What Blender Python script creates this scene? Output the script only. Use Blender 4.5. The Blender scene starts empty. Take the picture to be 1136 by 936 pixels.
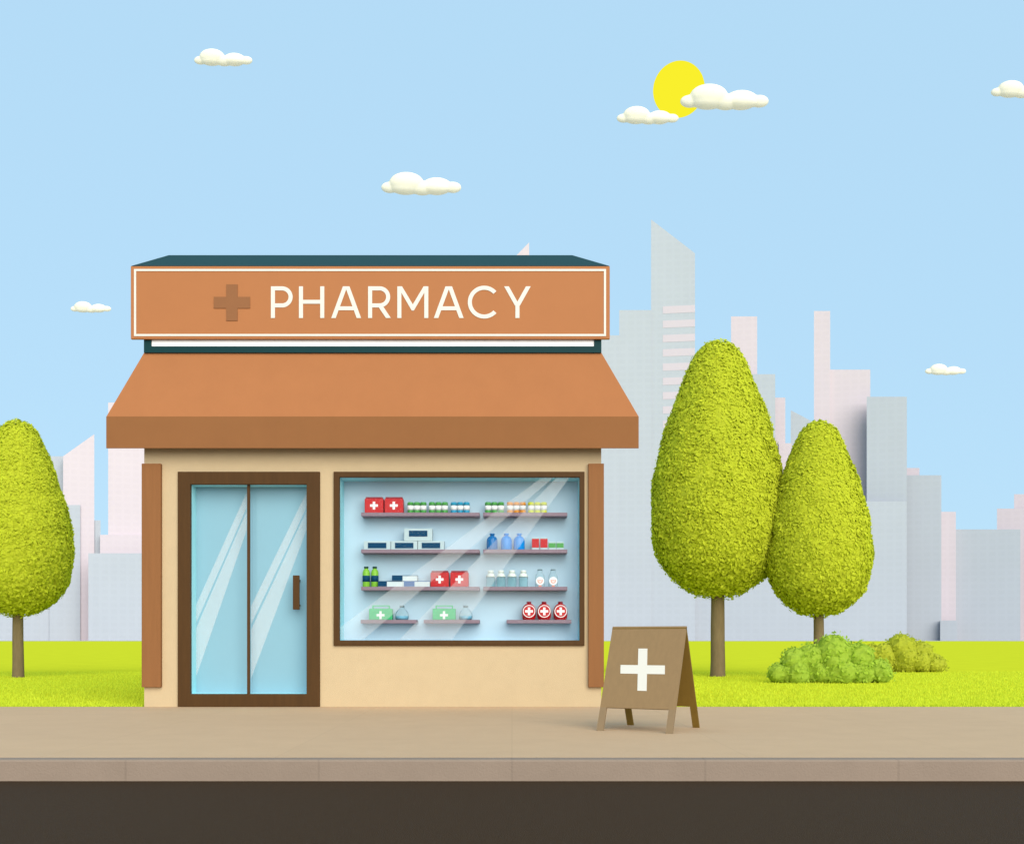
import bpy, bmesh, math, random
import numpy as np
from mathutils import Vector, Matrix

random.seed(7)
SC = bpy.context.scene
COLL = SC.collection
R = math.radians

# ------------------------------------------------------------------ measures
D = 12.0            # camera to shop front, metres
F = 1200.0          # focal length in photo pixels
VX, VY = 568.0, 709.0   # vanishing point of the photo (horizon line)
CZ = 0.75           # camera height


def W(px, py, d=0.0):
    """world x, z of a photo point standing d metres behind the shop front"""
    s = (D + d) / F
    return (px - VX) * s, CZ + (VY - py) * s


def gy(py, z=0.0):
    """depth (world y) of a ground point of height z seen at photo row py"""
    return F * (CZ - z) / (py - VY) - D


def lin(r, g, b):
    f = lambda c: c / 12.92 if c <= 0.04045 else ((c + 0.055) / 1.055) ** 2.4
    return tuple(f(v / 255.0) for v in (r, g, b))


# ------------------------------------------------------------------ materials
def nodes_of(name):
    m = bpy.data.materials.new(name)
    m.use_nodes = True
    nt = m.node_tree
    nt.nodes.clear()
    out = nt.nodes.new('ShaderNodeOutputMaterial')
    return m, nt, out


def varied_colour(nt, col, amount, scale, detail=4.0, stretch=(1, 1, 1), coord='Object'):
    """base colour with a soft procedural variation"""
    tc = nt.nodes.new('ShaderNodeTexCoord')
    mp = nt.nodes.new('ShaderNodeMapping')
    mp.inputs['Scale'].default_value = stretch
    nt.links.new(tc.outputs[coord], mp.inputs['Vector'])
    nz = nt.nodes.new('ShaderNodeTexNoise')
    nz.inputs['Scale'].default_value = scale
    nz.inputs['Detail'].default_value = detail
    nz.inputs['Roughness'].default_value = 0.65
    nt.links.new(mp.outputs[0], nz.inputs['Vector'])
    rp = nt.nodes.new('ShaderNodeValToRGB')
    e = rp.color_ramp.elements
    e[0].position, e[1].position = 0.3, 0.7
    lo = [max(0.0, c * (1 - amount)) for c in col]
    hi = [min(1.0, c * (1 + amount)) for c in col]
    e[0].color, e[1].color = (*lo, 1), (*hi, 1)
    nt.links.new(nz.outputs['Fac'], rp.inputs['Fac'])
    return rp.outputs['Color'], mp.outputs[0], nz.outputs['Fac']


def mat(name, col, rough=0.75, amount=0.04, scale=6.0, bump=0.0, bscale=60.0, spec=0.3,
        stretch=(1, 1, 1), coord='Object', metallic=0.0):
    m, nt, out = nodes_of(name)
    p = nt.nodes.new('ShaderNodeBsdfPrincipled')
    p.inputs['Roughness'].default_value = rough
    p.inputs['Specular IOR Level'].default_value = spec
    p.inputs['Metallic'].default_value = metallic
    c, vec, _ = varied_colour(nt, col, amount, scale, stretch=stretch, coord=coord)
    nt.links.new(c, p.inputs['Base Color'])
    if bump:
        nz = nt.nodes.new('ShaderNodeTexNoise')
        nz.inputs['Scale'].default_value = bscale
        nz.inputs['Detail'].default_value = 3
        nt.links.new(vec, nz.inputs['Vector'])
        bp = nt.nodes.new('ShaderNodeBump')
        bp.inputs['Strength'].default_value = bump
        bp.inputs['Distance'].default_value = 0.02
        nt.links.new(nz.outputs['Fac'], bp.inputs['Height'])
        nt.links.new(bp.outputs[0], p.inputs['Normal'])
    nt.links.new(p.outputs[0], out.inputs['Surface'])
    return m


def leaf_mat(name, col, amount=0.16, scale=40.0):
    m, nt, out = nodes_of(name)
    c, _, _ = varied_colour(nt, col, amount, scale)
    d = nt.nodes.new('ShaderNodeBsdfDiffuse')
    t = nt.nodes.new('ShaderNodeBsdfTranslucent')
    mx = nt.nodes.new('ShaderNodeMixShader')
    mx.inputs[0].default_value = 0.4
    nt.links.new(c, d.inputs['Color'])
    nt.links.new(c, t.inputs['Color'])
    nt.links.new(d.outputs[0], mx.inputs[1])
    nt.links.new(t.outputs[0], mx.inputs[2])
    nt.links.new(mx.outputs[0], out.inputs['Surface'])
    return m


def clear_mat(name, tint, gloss=0.06, body=0.0, body_col=(1, 1, 1)):
    """thin glass: tinted see-through, a little gloss, optional frosting"""
    m, nt, out = nodes_of(name)
    t = nt.nodes.new('ShaderNodeBsdfTransparent')
    t.inputs['Color'].default_value = (*tint, 1)
    g = nt.nodes.new('ShaderNodeBsdfGlossy')
    g.inputs['Roughness'].default_value = 0.03
    lw = nt.nodes.new('ShaderNodeFresnel')
    lw.inputs['IOR'].default_value = 1.0 + gloss * 6
    a = nt.nodes.new('ShaderNodeMixShader')
    nt.links.new(lw.outputs[0], a.inputs[0])
    nt.links.new(t.outputs[0], a.inputs[1])
    nt.links.new(g.outputs[0], a.inputs[2])
    last = a
    if body:
        d = nt.nodes.new('ShaderNodeBsdfDiffuse')
        d.inputs['Color'].default_value = (*body_col, 1)
        tl = nt.nodes.new('ShaderNodeBsdfTranslucent')
        tl.inputs['Color'].default_value = (*body_col, 1)
        dm = nt.nodes.new('ShaderNodeMixShader')
        dm.inputs[0].default_value = 0.35
        nt.links.new(d.outputs[0], dm.inputs[1])
        nt.links.new(tl.outputs[0], dm.inputs[2])
        b = nt.nodes.new('ShaderNodeMixShader')
        b.inputs[0].default_value = body
        nt.links.new(a.outputs[0], b.inputs[1])
        nt.links.new(dm.outputs[0], b.inputs[2])
        last = b
    nt.links.new(last.outputs[0], out.inputs['Surface'])
    return m


def paving_mat(name, col, brick_w, row_h, mortar, contrast, amount=0.05, scale=3.0):
    m, nt, out = nodes_of(name)
    p = nt.nodes.new('ShaderNodeBsdfPrincipled')
    p.inputs['Roughness'].default_value = 0.85
    p.inputs['Specular IOR Level'].default_value = 0.2
    c, vec, _ = varied_colour(nt, col, amount, scale, detail=8)
    br = nt.nodes.new('ShaderNodeTexBrick')
    br.offset = 0.0
    br.inputs['Scale'].default_value = 1.0
    br.inputs['Brick Width'].default_value = brick_w
    br.inputs['Row Height'].default_value = row_h
    br.inputs['Mortar Size'].default_value = mortar
    br.inputs['Mortar Smooth'].default_value = 0.3
    br.inputs['Color1'].default_value = (1, 1, 1, 1)
    br.inputs['Color2'].default_value = (0.975, 0.975, 0.975, 1)
    k = 1 - contrast
    br.inputs['Mortar'].default_value = (k, k, k, 1)
    nt.links.new(vec, br.inputs['Vector'])
    mx = nt.nodes.new('ShaderNodeMix')
    mx.data_type = 'RGBA'
    mx.blend_type = 'MULTIPLY'
    mx.inputs[0].default_value = 1.0
    nt.links.new(c, mx.inputs[6])
    nt.links.new(br.outputs['Color'], mx.inputs[7])
    # fine grit
    nz = nt.nodes.new('ShaderNodeTexNoise')
    nz.inputs['Scale'].default_value = 90
    nz.inputs['Detail'].default_value = 3
    nt.links.new(vec, nz.inputs['Vector'])
    bp = nt.nodes.new('ShaderNodeBump')
    bp.inputs['Strength'].default_value = 0.25
    bp.inputs['Distance'].default_value = 0.01
    nt.links.new(nz.outputs['Fac'], bp.inputs['Height'])
    nt.links.new(bp.outputs[0], p.inputs['Normal'])
    nt.links.new(mx.outputs[2], p.inputs['Base Color'])
    nt.links.new(p.outputs[0], out.inputs['Surface'])
    return m


def facade_mat(name, col, contrast=0.018):
    """pale concrete with barely readable storeys"""
    m, nt, out = nodes_of(name)
    p = nt.nodes.new('ShaderNodeBsdfPrincipled')
    p.inputs['Roughness'].default_value = 0.9
    p.inputs['Specular IOR Level'].default_value = 0.1
    c, vec, _ = varied_colour(nt, col, 0.02, 0.03, detail=3)
    sp = nt.nodes.new('ShaderNodeSeparateXYZ')
    nt.links.new(vec, sp.inputs[0])
    cb = nt.nodes.new('ShaderNodeCombineXYZ')
    nt.links.new(sp.outputs['X'], cb.inputs['X'])
    nt.links.new(sp.outputs['Z'], cb.inputs['Y'])
    br = nt.nodes.new('ShaderNodeTexBrick')
    br.offset = 0.0
    br.inputs['Scale'].default_value = 1.0
    br.inputs['Brick Width'].default_value = 5.5
    br.inputs['Row Height'].default_value = 4.2
    br.inputs['Mortar Size'].default_value = 0.9
    br.inputs['Color1'].default_value = (1 - contrast,) * 3 + (1,)
    br.inputs['Color2'].default_value = (1 - contrast * 1.5,) * 3 + (1,)
    br.inputs['Mortar'].default_value = (1, 1, 1, 1)
    nt.links.new(cb.outputs[0], br.inputs['Vector'])
    mx = nt.nodes.new('ShaderNodeMix')
    mx.data_type = 'RGBA'
    mx.blend_type = 'MULTIPLY'
    mx.inputs[0].default_value = 1.0
    nt.links.new(c, mx.inputs[6])
    nt.links.new(br.outputs['Color'], mx.inputs[7])
    nt.links.new(mx.outputs[2], p.inputs['Base Color'])
    nt.links.new(p.outputs[0], out.inputs['Surface'])
    return m


def glow_mat(name, col, strength):
    m, nt, out = nodes_of(name)
    e = nt.nodes.new('ShaderNodeEmission')
    e.inputs['Color'].default_value = (*col, 1)
    e.inputs['Strength'].default_value = strength
    nt.links.new(e.outputs[0], out.inputs['Surface'])
    return m


def C(r, g, b, k=1.0, kr=1.0, kg=1.0, kb=1.0):
    l = lin(r, g, b)
    return (l[0] * k * kr, l[1] * k * kg, l[2] * k * kb)


EXPOSURE = 1.6
GAIN = 2 ** EXPOSURE
exec_albedo = {}
# albedo = the colour each surface has, picked as (r, g, b) of the lit thing times its k
M = {}
M['wall'] = mat('cream_stucco', C(234, 207, 161, .62, 0.969, 0.979, 1.06), .9, .025, 5, .25, 120, .15)
M['sign'] = mat('orange_sign_paint', C(207, 139, 90, .62, 0.97, 0.909, 0.832), .6, .02, 2, 0, 60, .15)
M['canvas'] = mat('orange_canvas', C(207, 139, 90, .62, 0.922, 0.893, 0.902), .9, .03, 3, .15, 200, .1)
M['valance'] = mat('brown_canvas', C(168, 115, 72, .62, 0.979, 0.96, 0.98), .9, .03, 3, .15, 200, .1)
M['pilaster'] = mat('brown_painted_timber', C(168, 115, 72, .62, 0.93, 0.883, 0.782), .7, .05, 3, .1, 60, .2, (6, 6, .4))
M['cross_brown'] = mat('brown_emblem_paint', C(168, 115, 72, .62, 0.941, 0.816, 0.634), .6, .02, 4)
M['cream_paint'] = mat('cream_white_paint', C(255, 251, 240, .62), .5, .01, 4)
M['teal'] = mat('dark_teal_metal', C(38, 86, 93, .62, 0.18, 0.57, 0.552), .55, .04, 2, 0, 60, .12)
M['white_panel'] = mat('white_panel_paint', (.9, .9, .92), .5, .01, 2)
M['frame'] = mat('dark_brown_timber', C(98, 72, 42, .62, 0.88, 0.76, 0.58), .55, .10, 4, .1, 50, .12, (5, 5, .5))
M['lining'] = mat('teal_reveal_paint', C(118, 180, 190, .62, 3.25, 2.68, 2.6), .6, .02, 2)
M['display_back'] = mat('pale_blue_display_board', C(191, 226, 239, .8, 0.953, 0.869, 0.92), .7, .015, 2)
M['door_glass'] = mat('pale_blue_frosted_glass', C(160, 211, 224, .62, 0.957, 0.957, 1.04), .12, .015, 1.5, 0, 60, .4)
M['glass'] = clear_mat('clear_window_glass', (.975, .99, .995), .012)
M['glare_streak'] = clear_mat('painted_window_glare', (1, 1, 1), .005, .10, (.95, .96, .97))  # painted reflection on the window, a milky see-through white
M['door_glare_streak'] = clear_mat('painted_door_glare', (1, 1, 1), .005, .22, (.95, .96, .97))  # same painted reflection, stronger for the door panes
M['shelf'] = mat('mauve_grey_shelf', C(146, 131, 140, .75, 0.99, 0.847, 0.92), .6, .03, 5)
M['pavement'] = paving_mat('tan_paving_slabs', C(198, 178, 149, .6, 1.59, 1.36, 1.22), 1.5, 1.3, .006, .07, .03)
M['kerb'] = paving_mat('grey_brown_kerb_stone', C(165, 146, 130, .6, 1.15, 1.14, 1.15), 1.2, 5.0, .008, .12)
M['asphalt'] = mat('dark_asphalt', C(69, 60, 48, .6, 1.06, 0.687, 0.315), .9, .10, 30, .4, 150, .2)
M['lawn'] = mat('lawn_turf', C(205, 222, 52, .6, 1.57, 1.34, 1.12), .95, .05, 1.2, 0, 60, .0)
M['city_ground'] = mat('pale_paved_ground', C(215, 212, 205, .6), .95, .04, .05)
M['blade'] = leaf_mat('grass_blades', C(205, 222, 52, .7, 1.48, 1.4, 1.98), .08, 3)
M['leaf'] = leaf_mat('lime_leaves', C(192, 202, 46, .95, 1.16, 1.12, 1.71), .10, 9)
M['bush_green'] = leaf_mat('green_bush_leaves', C(160, 192, 60, .8, 1.44, 1.32, 1.79), .12, 12)
M['bush_olive'] = leaf_mat('olive_bush_leaves', C(163, 174, 42, .8, 1.71, 1.57, 2.78), .12, 12)
M['bark'] = mat('grey_brown_bark', C(142, 124, 84, .62, 1.02, 0.997, 1.26), .95, .12, 5, .5, 25, .1, (4, 4, 1))
M['board'] = mat('tan_board_wood', C(165, 138, 100, .62, 1.02, 0.967, 0.918), .6, .05, 5, .05, 60, .2, (6, 6, .6))
M['board_leg'] = mat('tan_leg_wood', C(165, 140, 108, .62, 0.97, 0.951, 0.921), .6, .05, 5, .05, 60, .2, (6, 6, .6))
M['board_shaded'] = mat('shaded_board_wood', C(118, 92, 44, .62, 1.59, 1.64, 1.41), .65, .06, 5, .05, 60, .1, (6, 6, .6))  # rear leaf and legs: shade put into a darker wood tone
M['grey_block'] = facade_mat('pale_grey_concrete', C(207, 217, 222, .62, 0.978, 0.945, 1.03))
M['pink_block'] = facade_mat('pale_pink_render', C(232, 225, 226, .62, 1.05, 0.989, 1.09))
M['pink_band'] = mat('pale_pink_band', C(232, 225, 226, .62, 0.941, 0.902, 1.02), .8, .01, 1)
M['cloud'] = leaf_mat('cloud_white', (.95, .90, .77), .0, 1)
M['sun'] = glow_mat('sun_glow', lin(250, 240, 45), 1.0 / GAIN)
# goods
M['red'] = mat('red_plastic', C(200, 28, 48, .7, 1.1, 0.125, 0.21), .45, .02, 6)
M['dark_red'] = mat('dark_red_plastic', C(150, 30, 50, .7, 1, 0.6, 0.7), .45, .02, 6)
M['white'] = mat('white_card', (.72, .72, .72), .5, .01, 6)
M['green'] = mat('green_plastic', C(76, 166, 75, .7), .4, .02, 6)
M['sky_blue'] = mat('blue_plastic', C(35, 160, 200, .7), .4, .02, 6)
M['orange'] = mat('orange_plastic', C(240, 155, 40, .7), .4, .02, 6)
M['yellow'] = mat('yellow_plastic', C(222, 228, 32, .7), .4, .02, 6)
M['navy'] = mat('navy_print', C(12, 74, 112, .7, 0.6, 0.85, 0.9), .6, .02, 6, spec=.1)
M['mid_blue'] = mat('blue_print', C(20, 105, 170, .7, 0.6, 0.9, 1), .6, .02, 6, spec=.1)
M['royal'] = mat('royal_blue_glass', C(27, 117, 188, .75), .25, .03, 8)
M['streak_lit_blue'] = mat('streak_lit_blue_glass', C(10, 150, 222, .75, 0.4, 1, 1.21), .25, .03, 8)  # blue glass with the reflection streak's brightness put into its colour
M['lime'] = mat('lime_plastic', C(141, 205, 60, .7), .4, .02, 6)
M['dark_green'] = mat('dark_green_cap', C(20, 70, 60, .7), .4, .02, 6)
M['mint'] = mat('mint_green_case', C(72, 196, 134, .7, 0.56, 1, 0.855), .5, .02, 6)
M['box_side'] = mat('pale_card', C(215, 228, 232, .75), .6, .02, 6)
M['carton'] = mat('pale_blue_white_card', C(212, 232, 238, .62), .6, .02, 6, spec=.1)
M['off_white'] = mat('off_white_plastic', C(238, 246, 240, .75), .5, .01, 6)
M['aqua'] = clear_mat('aqua_bottle_glass', (.93, .985, .99), .012, .22, lin(160, 215, 222))
M['pale_glass'] = clear_mat('pale_bottle_glass', (.97, .99, .995), .012, .14, lin(215, 240, 244))
M['liquid'] = mat('blue_liquid', C(105, 180, 214, .75), .2, .02, 6)
M['grey_cap'] = mat('grey_stopper', C(130, 155, 165, .7), .4, .02, 6)
M['coral'] = mat('coral_print', C(240, 150, 130, .75), .5, .02, 6)


# ------------------------------------------------------------------ mesh helper
class MB:
    def __init__(self):
        self.v, self.f, self.s = [], [], []

    def add(self, vs, fs, smooth=False):
        n = len(self.v)
        self.v += [tuple(p) for p in vs]
        self.f += [tuple(n + i for i in q) for q in fs]
        self.s += [smooth] * len(fs)
        return self

    def box(self, x0, x1, y0, y1, z0, z1):
        return self.add([(x0, y0, z0), (x1, y0, z0), (x1, y1, z0), (x0, y1, z0),
                         (x0, y0, z1), (x1, y0, z1), (x1, y1, z1), (x0, y1, z1)],
                        [(0, 3, 2, 1), (4, 5, 6, 7), (0, 1, 5, 4), (1, 2, 6, 5), (2, 3, 7, 6), (3, 0, 4, 7)])

    def prism(self, poly, y0, y1):
        """polygon of (x, z), counter-clockwise seen from the front, extruded in y"""
        n = len(poly)
        vs = [(x, y0, z) for x, z in poly] + [(x, y1, z) for x, z in poly]
        fs = [tuple(range(n)), tuple(range(2 * n - 1, n - 1, -1))]
        fs += [(i, i + n, (i + 1) % n + n, (i + 1) % n) for i in range(n)]
        return self.add(vs, fs)

    def hexa(self, p):
        """8 corners: bottom 0-3, top 4-7, same winding as box"""
        return self.add(p, [(0, 3, 2, 1), (4, 5, 6, 7), (0, 1, 5, 4), (1, 2, 6, 5), (2, 3, 7, 6), (3, 0, 4, 7)])

    def lathe(self, prof, cx, cy, seg=20):
        """profile of (radius, z) from bottom to top"""
        vs, fs = [], []
        for r, z in prof:
            for k in range(seg):
                a = 2 * math.pi * k / seg
                vs.append((cx + r * math.cos(a), cy + r * math.sin(a), z))
        m = len(prof)
        for i in range(m - 1):
            for k in range(seg):
                k2 = (k + 1) % seg
                fs.append((i * seg + k, i * seg + k2, (i + 1) * seg + k2, (i + 1) * seg + k))
        fs.append(tuple(range(seg - 1, -1, -1)))
        fs.append(tuple((m - 1) * seg + k for k in range(seg)))
        n0 = len(self.s)
        self.add(vs, fs, True)
        self.s[-1] = self.s[-2] = False
        return self

    def ellipsoid(self, c, r, seg=20, rings=12, zmin=None):
        vs, fs = [], []
        for i in range(rings + 1):
            t = math.pi * i / rings
            for k in range(seg):
                a = 2 * math.pi * k / seg
                z = c[2] - r[2] * math.cos(t)
                if zmin is not None:
                    z = max(z, zmin)
                vs.append((c[0] + r[0] * math.sin(t) * math.cos(a), c[1] + r[1] * math.sin(t) * math.sin(a), z))
        for i in range(rings):
            for k in range(seg):
                k2 = (k + 1) % seg
                fs.append((i * seg + k, i * seg + k2, (i + 1) * seg + k2, (i + 1) * seg + k))
        return self.add(vs, fs, True)

    def build(self, name, material, parent=None, origin=(0, 0, 0), bevel=0.0):
        me = bpy.data.meshes.new(name)
        o3 = origin
        me.from_pydata([(x - o3[0], y - o3[1], z - o3[2]) for x, y, z in self.v], [], self.f)
        me.polygons.foreach_set('use_smooth', self.s)
        me.materials.append(material)
        me.update()
        o = bpy.data.objects.new(name, me)
        COLL.objects.link(o)
        if parent is not None:
            o.parent = parent
        else:
            o.location = origin
        if bevel:
            b = o.modifiers.new('bevel', 'BEVEL')
            b.width = bevel
            b.segments = 2
            b.limit_method = 'ANGLE'
        return o


def np_mesh(name, verts, faces, material, parent=None, smooth=False):
    me = bpy.data.meshes.new(name)
    me.from_pydata(verts.tolist(), [], faces.tolist() if hasattr(faces, 'tolist') else faces)
    if smooth:
        me.polygons.foreach_set('use_smooth', [True] * len(me.polygons))
    me.materials.append(material)
    me.update()
    o = bpy.data.objects.new(name, me)
    COLL.objects.link(o)
    if parent is not None:
        o.parent = parent
    return o


def tag(o, label, cat, group=None):
    o['label'] = label
    o['category'] = cat
    if group:
        o['group'] = group
    return o


def thing(name, label, cat, loc=(0, 0, 0), group=None):
    o = bpy.data.objects.new(name, None)
    o.empty_display_size = 0.2
    COLL.objects.link(o)
    o.location = loc
    return tag(o, label, cat, group)


def structure(o):
    o['kind'] = 'structure'
    return o


def copy_tree(root):
    r = root.copy()
    COLL.objects.link(r)
    for ch in root.children:
        c = ch.copy()
        COLL.objects.link(c)
        c.parent = r
        for g in ch.children:
            d = g.copy()
            COLL.objects.link(d)
            d.parent = c
    return r


# ------------------------------------------------------------------ ground
Y_KERB = gy(843)
z_road = CZ - (866 - VY) * (D + Y_KERB) / F
XW = 4000


def sheet(name, x0, x1, y0, y1, z, material):
    return structure(MB().add([(x0, y0, z), (x1, y0, z), (x1, y1, z), (x0, y1, z)], [(0, 1, 2, 3)]).build(name, material))


lawn = MB().add([(-XW, 0, 0), (XW, 0, 0), (XW, 480, 0), (-XW, 480, 0)], [(0, 1, 2, 3)])
structure(lawn.build('lawn', M['lawn']))
sheet('city_ground', -9000, 9000, 480, 12000, 0.0, M['city_ground'])
sheet('ground', -XW, XW, -3000, -15.0, 0.0, M['city_ground'])
structure(MB().box(-600, 600, Y_KERB + 0.14, -0.0, -0.3, 0.004).build('pavement', M['pavement']))
structure(MB().box(-600, 600, Y_KERB, Y_KERB + 0.14, -0.3, 0.004).build('kerb', M['kerb'], None, (0, 0, 0), 0.012))
sheet('road', -600, 600, -15.0, Y_KERB + 0.05, z_road, M['asphalt'])

# ------------------------------------------------------------------ the shop
XL, _ = W(160, 0)
XR, _ = W(667, 0)
B0 = ((XL + XR) / 2, 0.0, 0.0)
shop = thing('pharmacy_building', 'small cream pharmacy building with orange awning, glass door and display window on the pavement',
             'building', B0)
DEEP = 5.2
RV = 0.31       # depth of the display recess
ZTOP = W(0, 297)[1]
# openings
WX0, WZ1 = W(376.5, 529)
WX1, WZ0 = W(643, 710)
DX0, DZ1 = W(211, 537)
DX1, DZ0 = W(340, 769.5)
e = 0.02
wall = MB()
cols = [(XL, DX0 - e), (DX0 - e, DX1 + e), (DX1 + e, WX0 - e), (WX0 - e, WX1 + e), (WX1 + e, XR)]
wall.box(cols[0][0], cols[0][1], 0, .4, 0, ZTOP)
wall.box(cols[1][0], cols[1][1], 0, .4, DZ1 + e, ZTOP)
wall.box(cols[2][0], cols[2][1], 0, .4, 0, ZTOP)
wall.box(cols[3][0], cols[3][1], 0, .4, WZ1 + e, ZTOP)
wall.box(cols[3][0], cols[3][1], 0, .4, 0, WZ0 - e)
wall.box(cols[4][0], cols[4][1], 0, .4, 0, ZTOP)
wall.box(XL, XL + .25, .4, DEEP, 0, ZTOP)
wall.box(XR - .25, XR, .4, DEEP, 0, ZTOP)
wall.box(XL + .25, XR - .25, DEEP - .25, DEEP, 0, ZTOP)
wall.build('wall', M['wall'], shop, B0)

# corner boards either side of the front
for a, b, y0, y1 in ((157, 178.3, 514, 762), (652.8, 670, 514, 762)):
    x0, z1 = W(a, y0, -.05)
    x1, z0 = W(b, y1, -.05)
    MB().box(x0, x1, -.05, .0, z0, z1).build('pilaster', M['pilaster'], shop, B0, .004)

# hipped roof above the sign
SD = -.09
RX0, RZ0 = W(145, 295, SD)
RX1, _ = W(676.5, 295, SD)
TX0, TZ = W(187, 283, .4)
TX1, _ = W(635, 283, .4)
roof = MB()
yb = DEEP + .15
roof.hexa([(RX0, SD + .001, RZ0), (RX1, SD + .001, RZ0), (RX1, yb, RZ0), (RX0, yb, RZ0),
           (TX0, .4, TZ), (TX1, .4, TZ), (TX1, yb - .6, TZ), (TX0, yb - .6, TZ)])
roof.build('roof', M['teal'], shop, B0, .006)
# eaves boxing round the sides and back, level with the sign
SZ0 = W(0, 376, SD)[1]
eav = MB()
eav.box(RX0, XL - .001, -.02, yb, RZ0 - .14, RZ0 - .002)
eav.box(XR + .001, RX1, -.02, yb, RZ0 - .14, RZ0 - .002)
eav.box(XL - .001, XR + .001, DEEP + .001, yb, RZ0 - .14, RZ0 - .002)
eav.build('eaves', M['teal'], shop, B0)

# transom strip: teal frame round a white panel
tx0, tz0 = W(159.6, 391, -.05)
tx1, _ = W(667.2, 391, -.05)
wx0, wz0 = W(168, 384, -.05)
wx1, _ = W(659, 384, -.05)
tzt = SZ0 + .12
tr = MB()
tr.box(tx0, tx1, -.05, -.001, tz0, wz0)
tr.box(tx0, wx0, -.05, -.001, wz0, tzt)
tr.box(wx1, tx1, -.05, -.001, wz0, tzt)
trf = tr.build('transom_frame', M['teal'], shop, B0)
MB().box(wx0, wx1, -.04, -.002, wz0, tzt).build('transom_panel', M['white_panel'], trf, B0)

# awning
AD = -.2
ax0, az1 = W(160, 391, -.02)
ax1, _ = W(667, 391, -.02)
bx0, bz1 = W(118, 462, AD)
bx1, bz0 = W(708.5, 497, AD)
_, bz1 = W(0, 462, AD)
aw = MB()
aw.add([(ax0, -.02, az1), (ax1, -.02, az1), (bx1, AD, bz1), (bx0, AD, bz1), (bx0, -.02, bz1), (bx1, -.02, bz1)],
       [(3, 2, 1, 0), (0, 4, 3), (2, 5, 1), (0, 1, 5, 4), (3, 4, 5, 2)])
awning = aw.build('awning', M['canvas'], shop, B0)
va = MB()
va.box(bx0, bx1, AD - .004, AD + .016, bz0, bz1 - .0)
for q0, q1 in ((bx0, bx0 + .018), (bx1 - .018, bx1)):     # returns, cut a little shorter towards the wall
    ya_, yb_v, zc_ = AD + .016, -.01, bz1 - .004
    va.hexa([(q0, ya_, bz0 + .002), (q1, ya_, bz0 + .002), (q1, yb_v, bz0 + .045), (q0, yb_v, bz0 + .045),
             (q0, ya_, zc_), (q1, ya_, zc_), (q1, yb_v, zc_), (q0, yb_v, zc_)])
va.build('valance', M['valance'], awning, B0)

# display window
fr = MB()
ox0, oz1 = W(370, 523, -.03)
ox1, oz0 = W(648.5, 716, -.03)
ix0, iz1 = W(376.5, 529, -.03)
ix1, iz0 = W(643, 710, -.03)


def ring(mb, o, i, y0, y1):
    (ox0, ox1, oz0, oz1), (ix0, ix1, iz0, iz1) = o, i
    vs = []
    for y in (y0, y1):
        vs += [(ox0, y, oz0), (ox1, y, oz0), (ox1, y, oz1), (ox0, y, oz1),
               (ix0, y, iz0), (ix1, y, iz0), (ix1, y, iz1), (ix0, y, iz1)]
    fs = []
    for k in range(4):
        n = (k + 1) % 4
        fs.append((k, n, 4 + n, 4 + k))
        fs.append((8 + k, 12 + k, 12 + n, 8 + n))
        fs.append((k, 8 + k, 8 + n, n))
        fs.append((4 + k, 4 + n, 12 + n, 12 + k))
    return mb.add(vs, fs)


ring(fr, (ox0, ox1, oz0, oz1), (ix0, ix1, iz0, iz1), -.03, .03)
window = fr.build('display_window', M['frame'], shop, B0, .004)
ln = MB()
g = .012
ln.box(ix0 - g, ix0, .03, RV, iz0 - g, iz1 + g)
ln.box(ix1, ix1 + g, .03, RV, iz0 - g, iz1 + g)
ln.box(ix0, ix1, .03, RV, iz1, iz1 + g)
ln.build('reveal', M['lining'], window, B0)
MB().box(ix0, ix1, .03, RV, iz0 - g, iz0).build('sill', M['display_back'], window, B0)
MB().box(ix0 - g, ix1 + g, RV, RV + .02, iz0 - g, iz1 + g).build('back_board', M['display_back'], window, B0)
MB().box(ix0, ix1, .004, .010, iz0, iz1).build('pane', M['glass'], window, B0)


def glare_streak(name, pts, d, parent, m='glare_streak'):  # thin pale strip drawn in place of a reflection on the glass
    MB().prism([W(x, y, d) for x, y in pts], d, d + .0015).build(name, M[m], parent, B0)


glare_streak('reflection_streak', [(601, 529.6), (378, 695), (378, 709.2), (403, 709.2), (614, 529.6)], -.0005, window)
glare_streak('reflection_streak', [(617.5, 529.6), (443, 709.2), (501.5, 709.2), (631.7, 529.6)], -.0005, window)

# glazed double door
dr = MB()
o4 = (*[W(p, 0, -.03)[0] for p in (197, 354.7)], 0.004, W(0, 523, -.03)[1])
i4 = (*[W(p, 0, -.03)[0] for p in (211, 340)], *[W(0, p, -.03)[1] for p in (769.5, 537)])
ring(dr, o4, i4, -.03, .03)
door = dr.build('double_door', M['frame'], shop, B0, .004)
PD = .2
jl = MB()
jl.box(i4[0] - g, i4[0], .03, PD, i4[2] - g, i4[3] + g)
jl.box(i4[1], i4[1] + g, .03, PD, i4[2] - g, i4[3] + g)
jl.box(i4[0], i4[1], .03, PD, i4[3], i4[3] + g)
jl.box(i4[0], i4[1], .03, PD, i4[2] - g, i4[2])
jl.build('reveal', M['lining'], door, B0)
mx_ = W(276, 0, .05)[0]
MB().box(i4[0] - g, mx_, PD, PD + .02, i4[2] - g, i4[3] + g).build('door_pane', M['door_glass'], door, B0)
MB().box(mx_ + .002, i4[1] + g, PD, PD + .02, i4[2] - g, i4[3] + g).build('door_pane', M['door_glass'], door, B0)
MB().box(W(274.5, 0, .03)[0], W(277.3, 0, .03)[0], .012, .05, i4[2], i4[3]).build('meeting_stile', M['frame'], door, B0)
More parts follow.
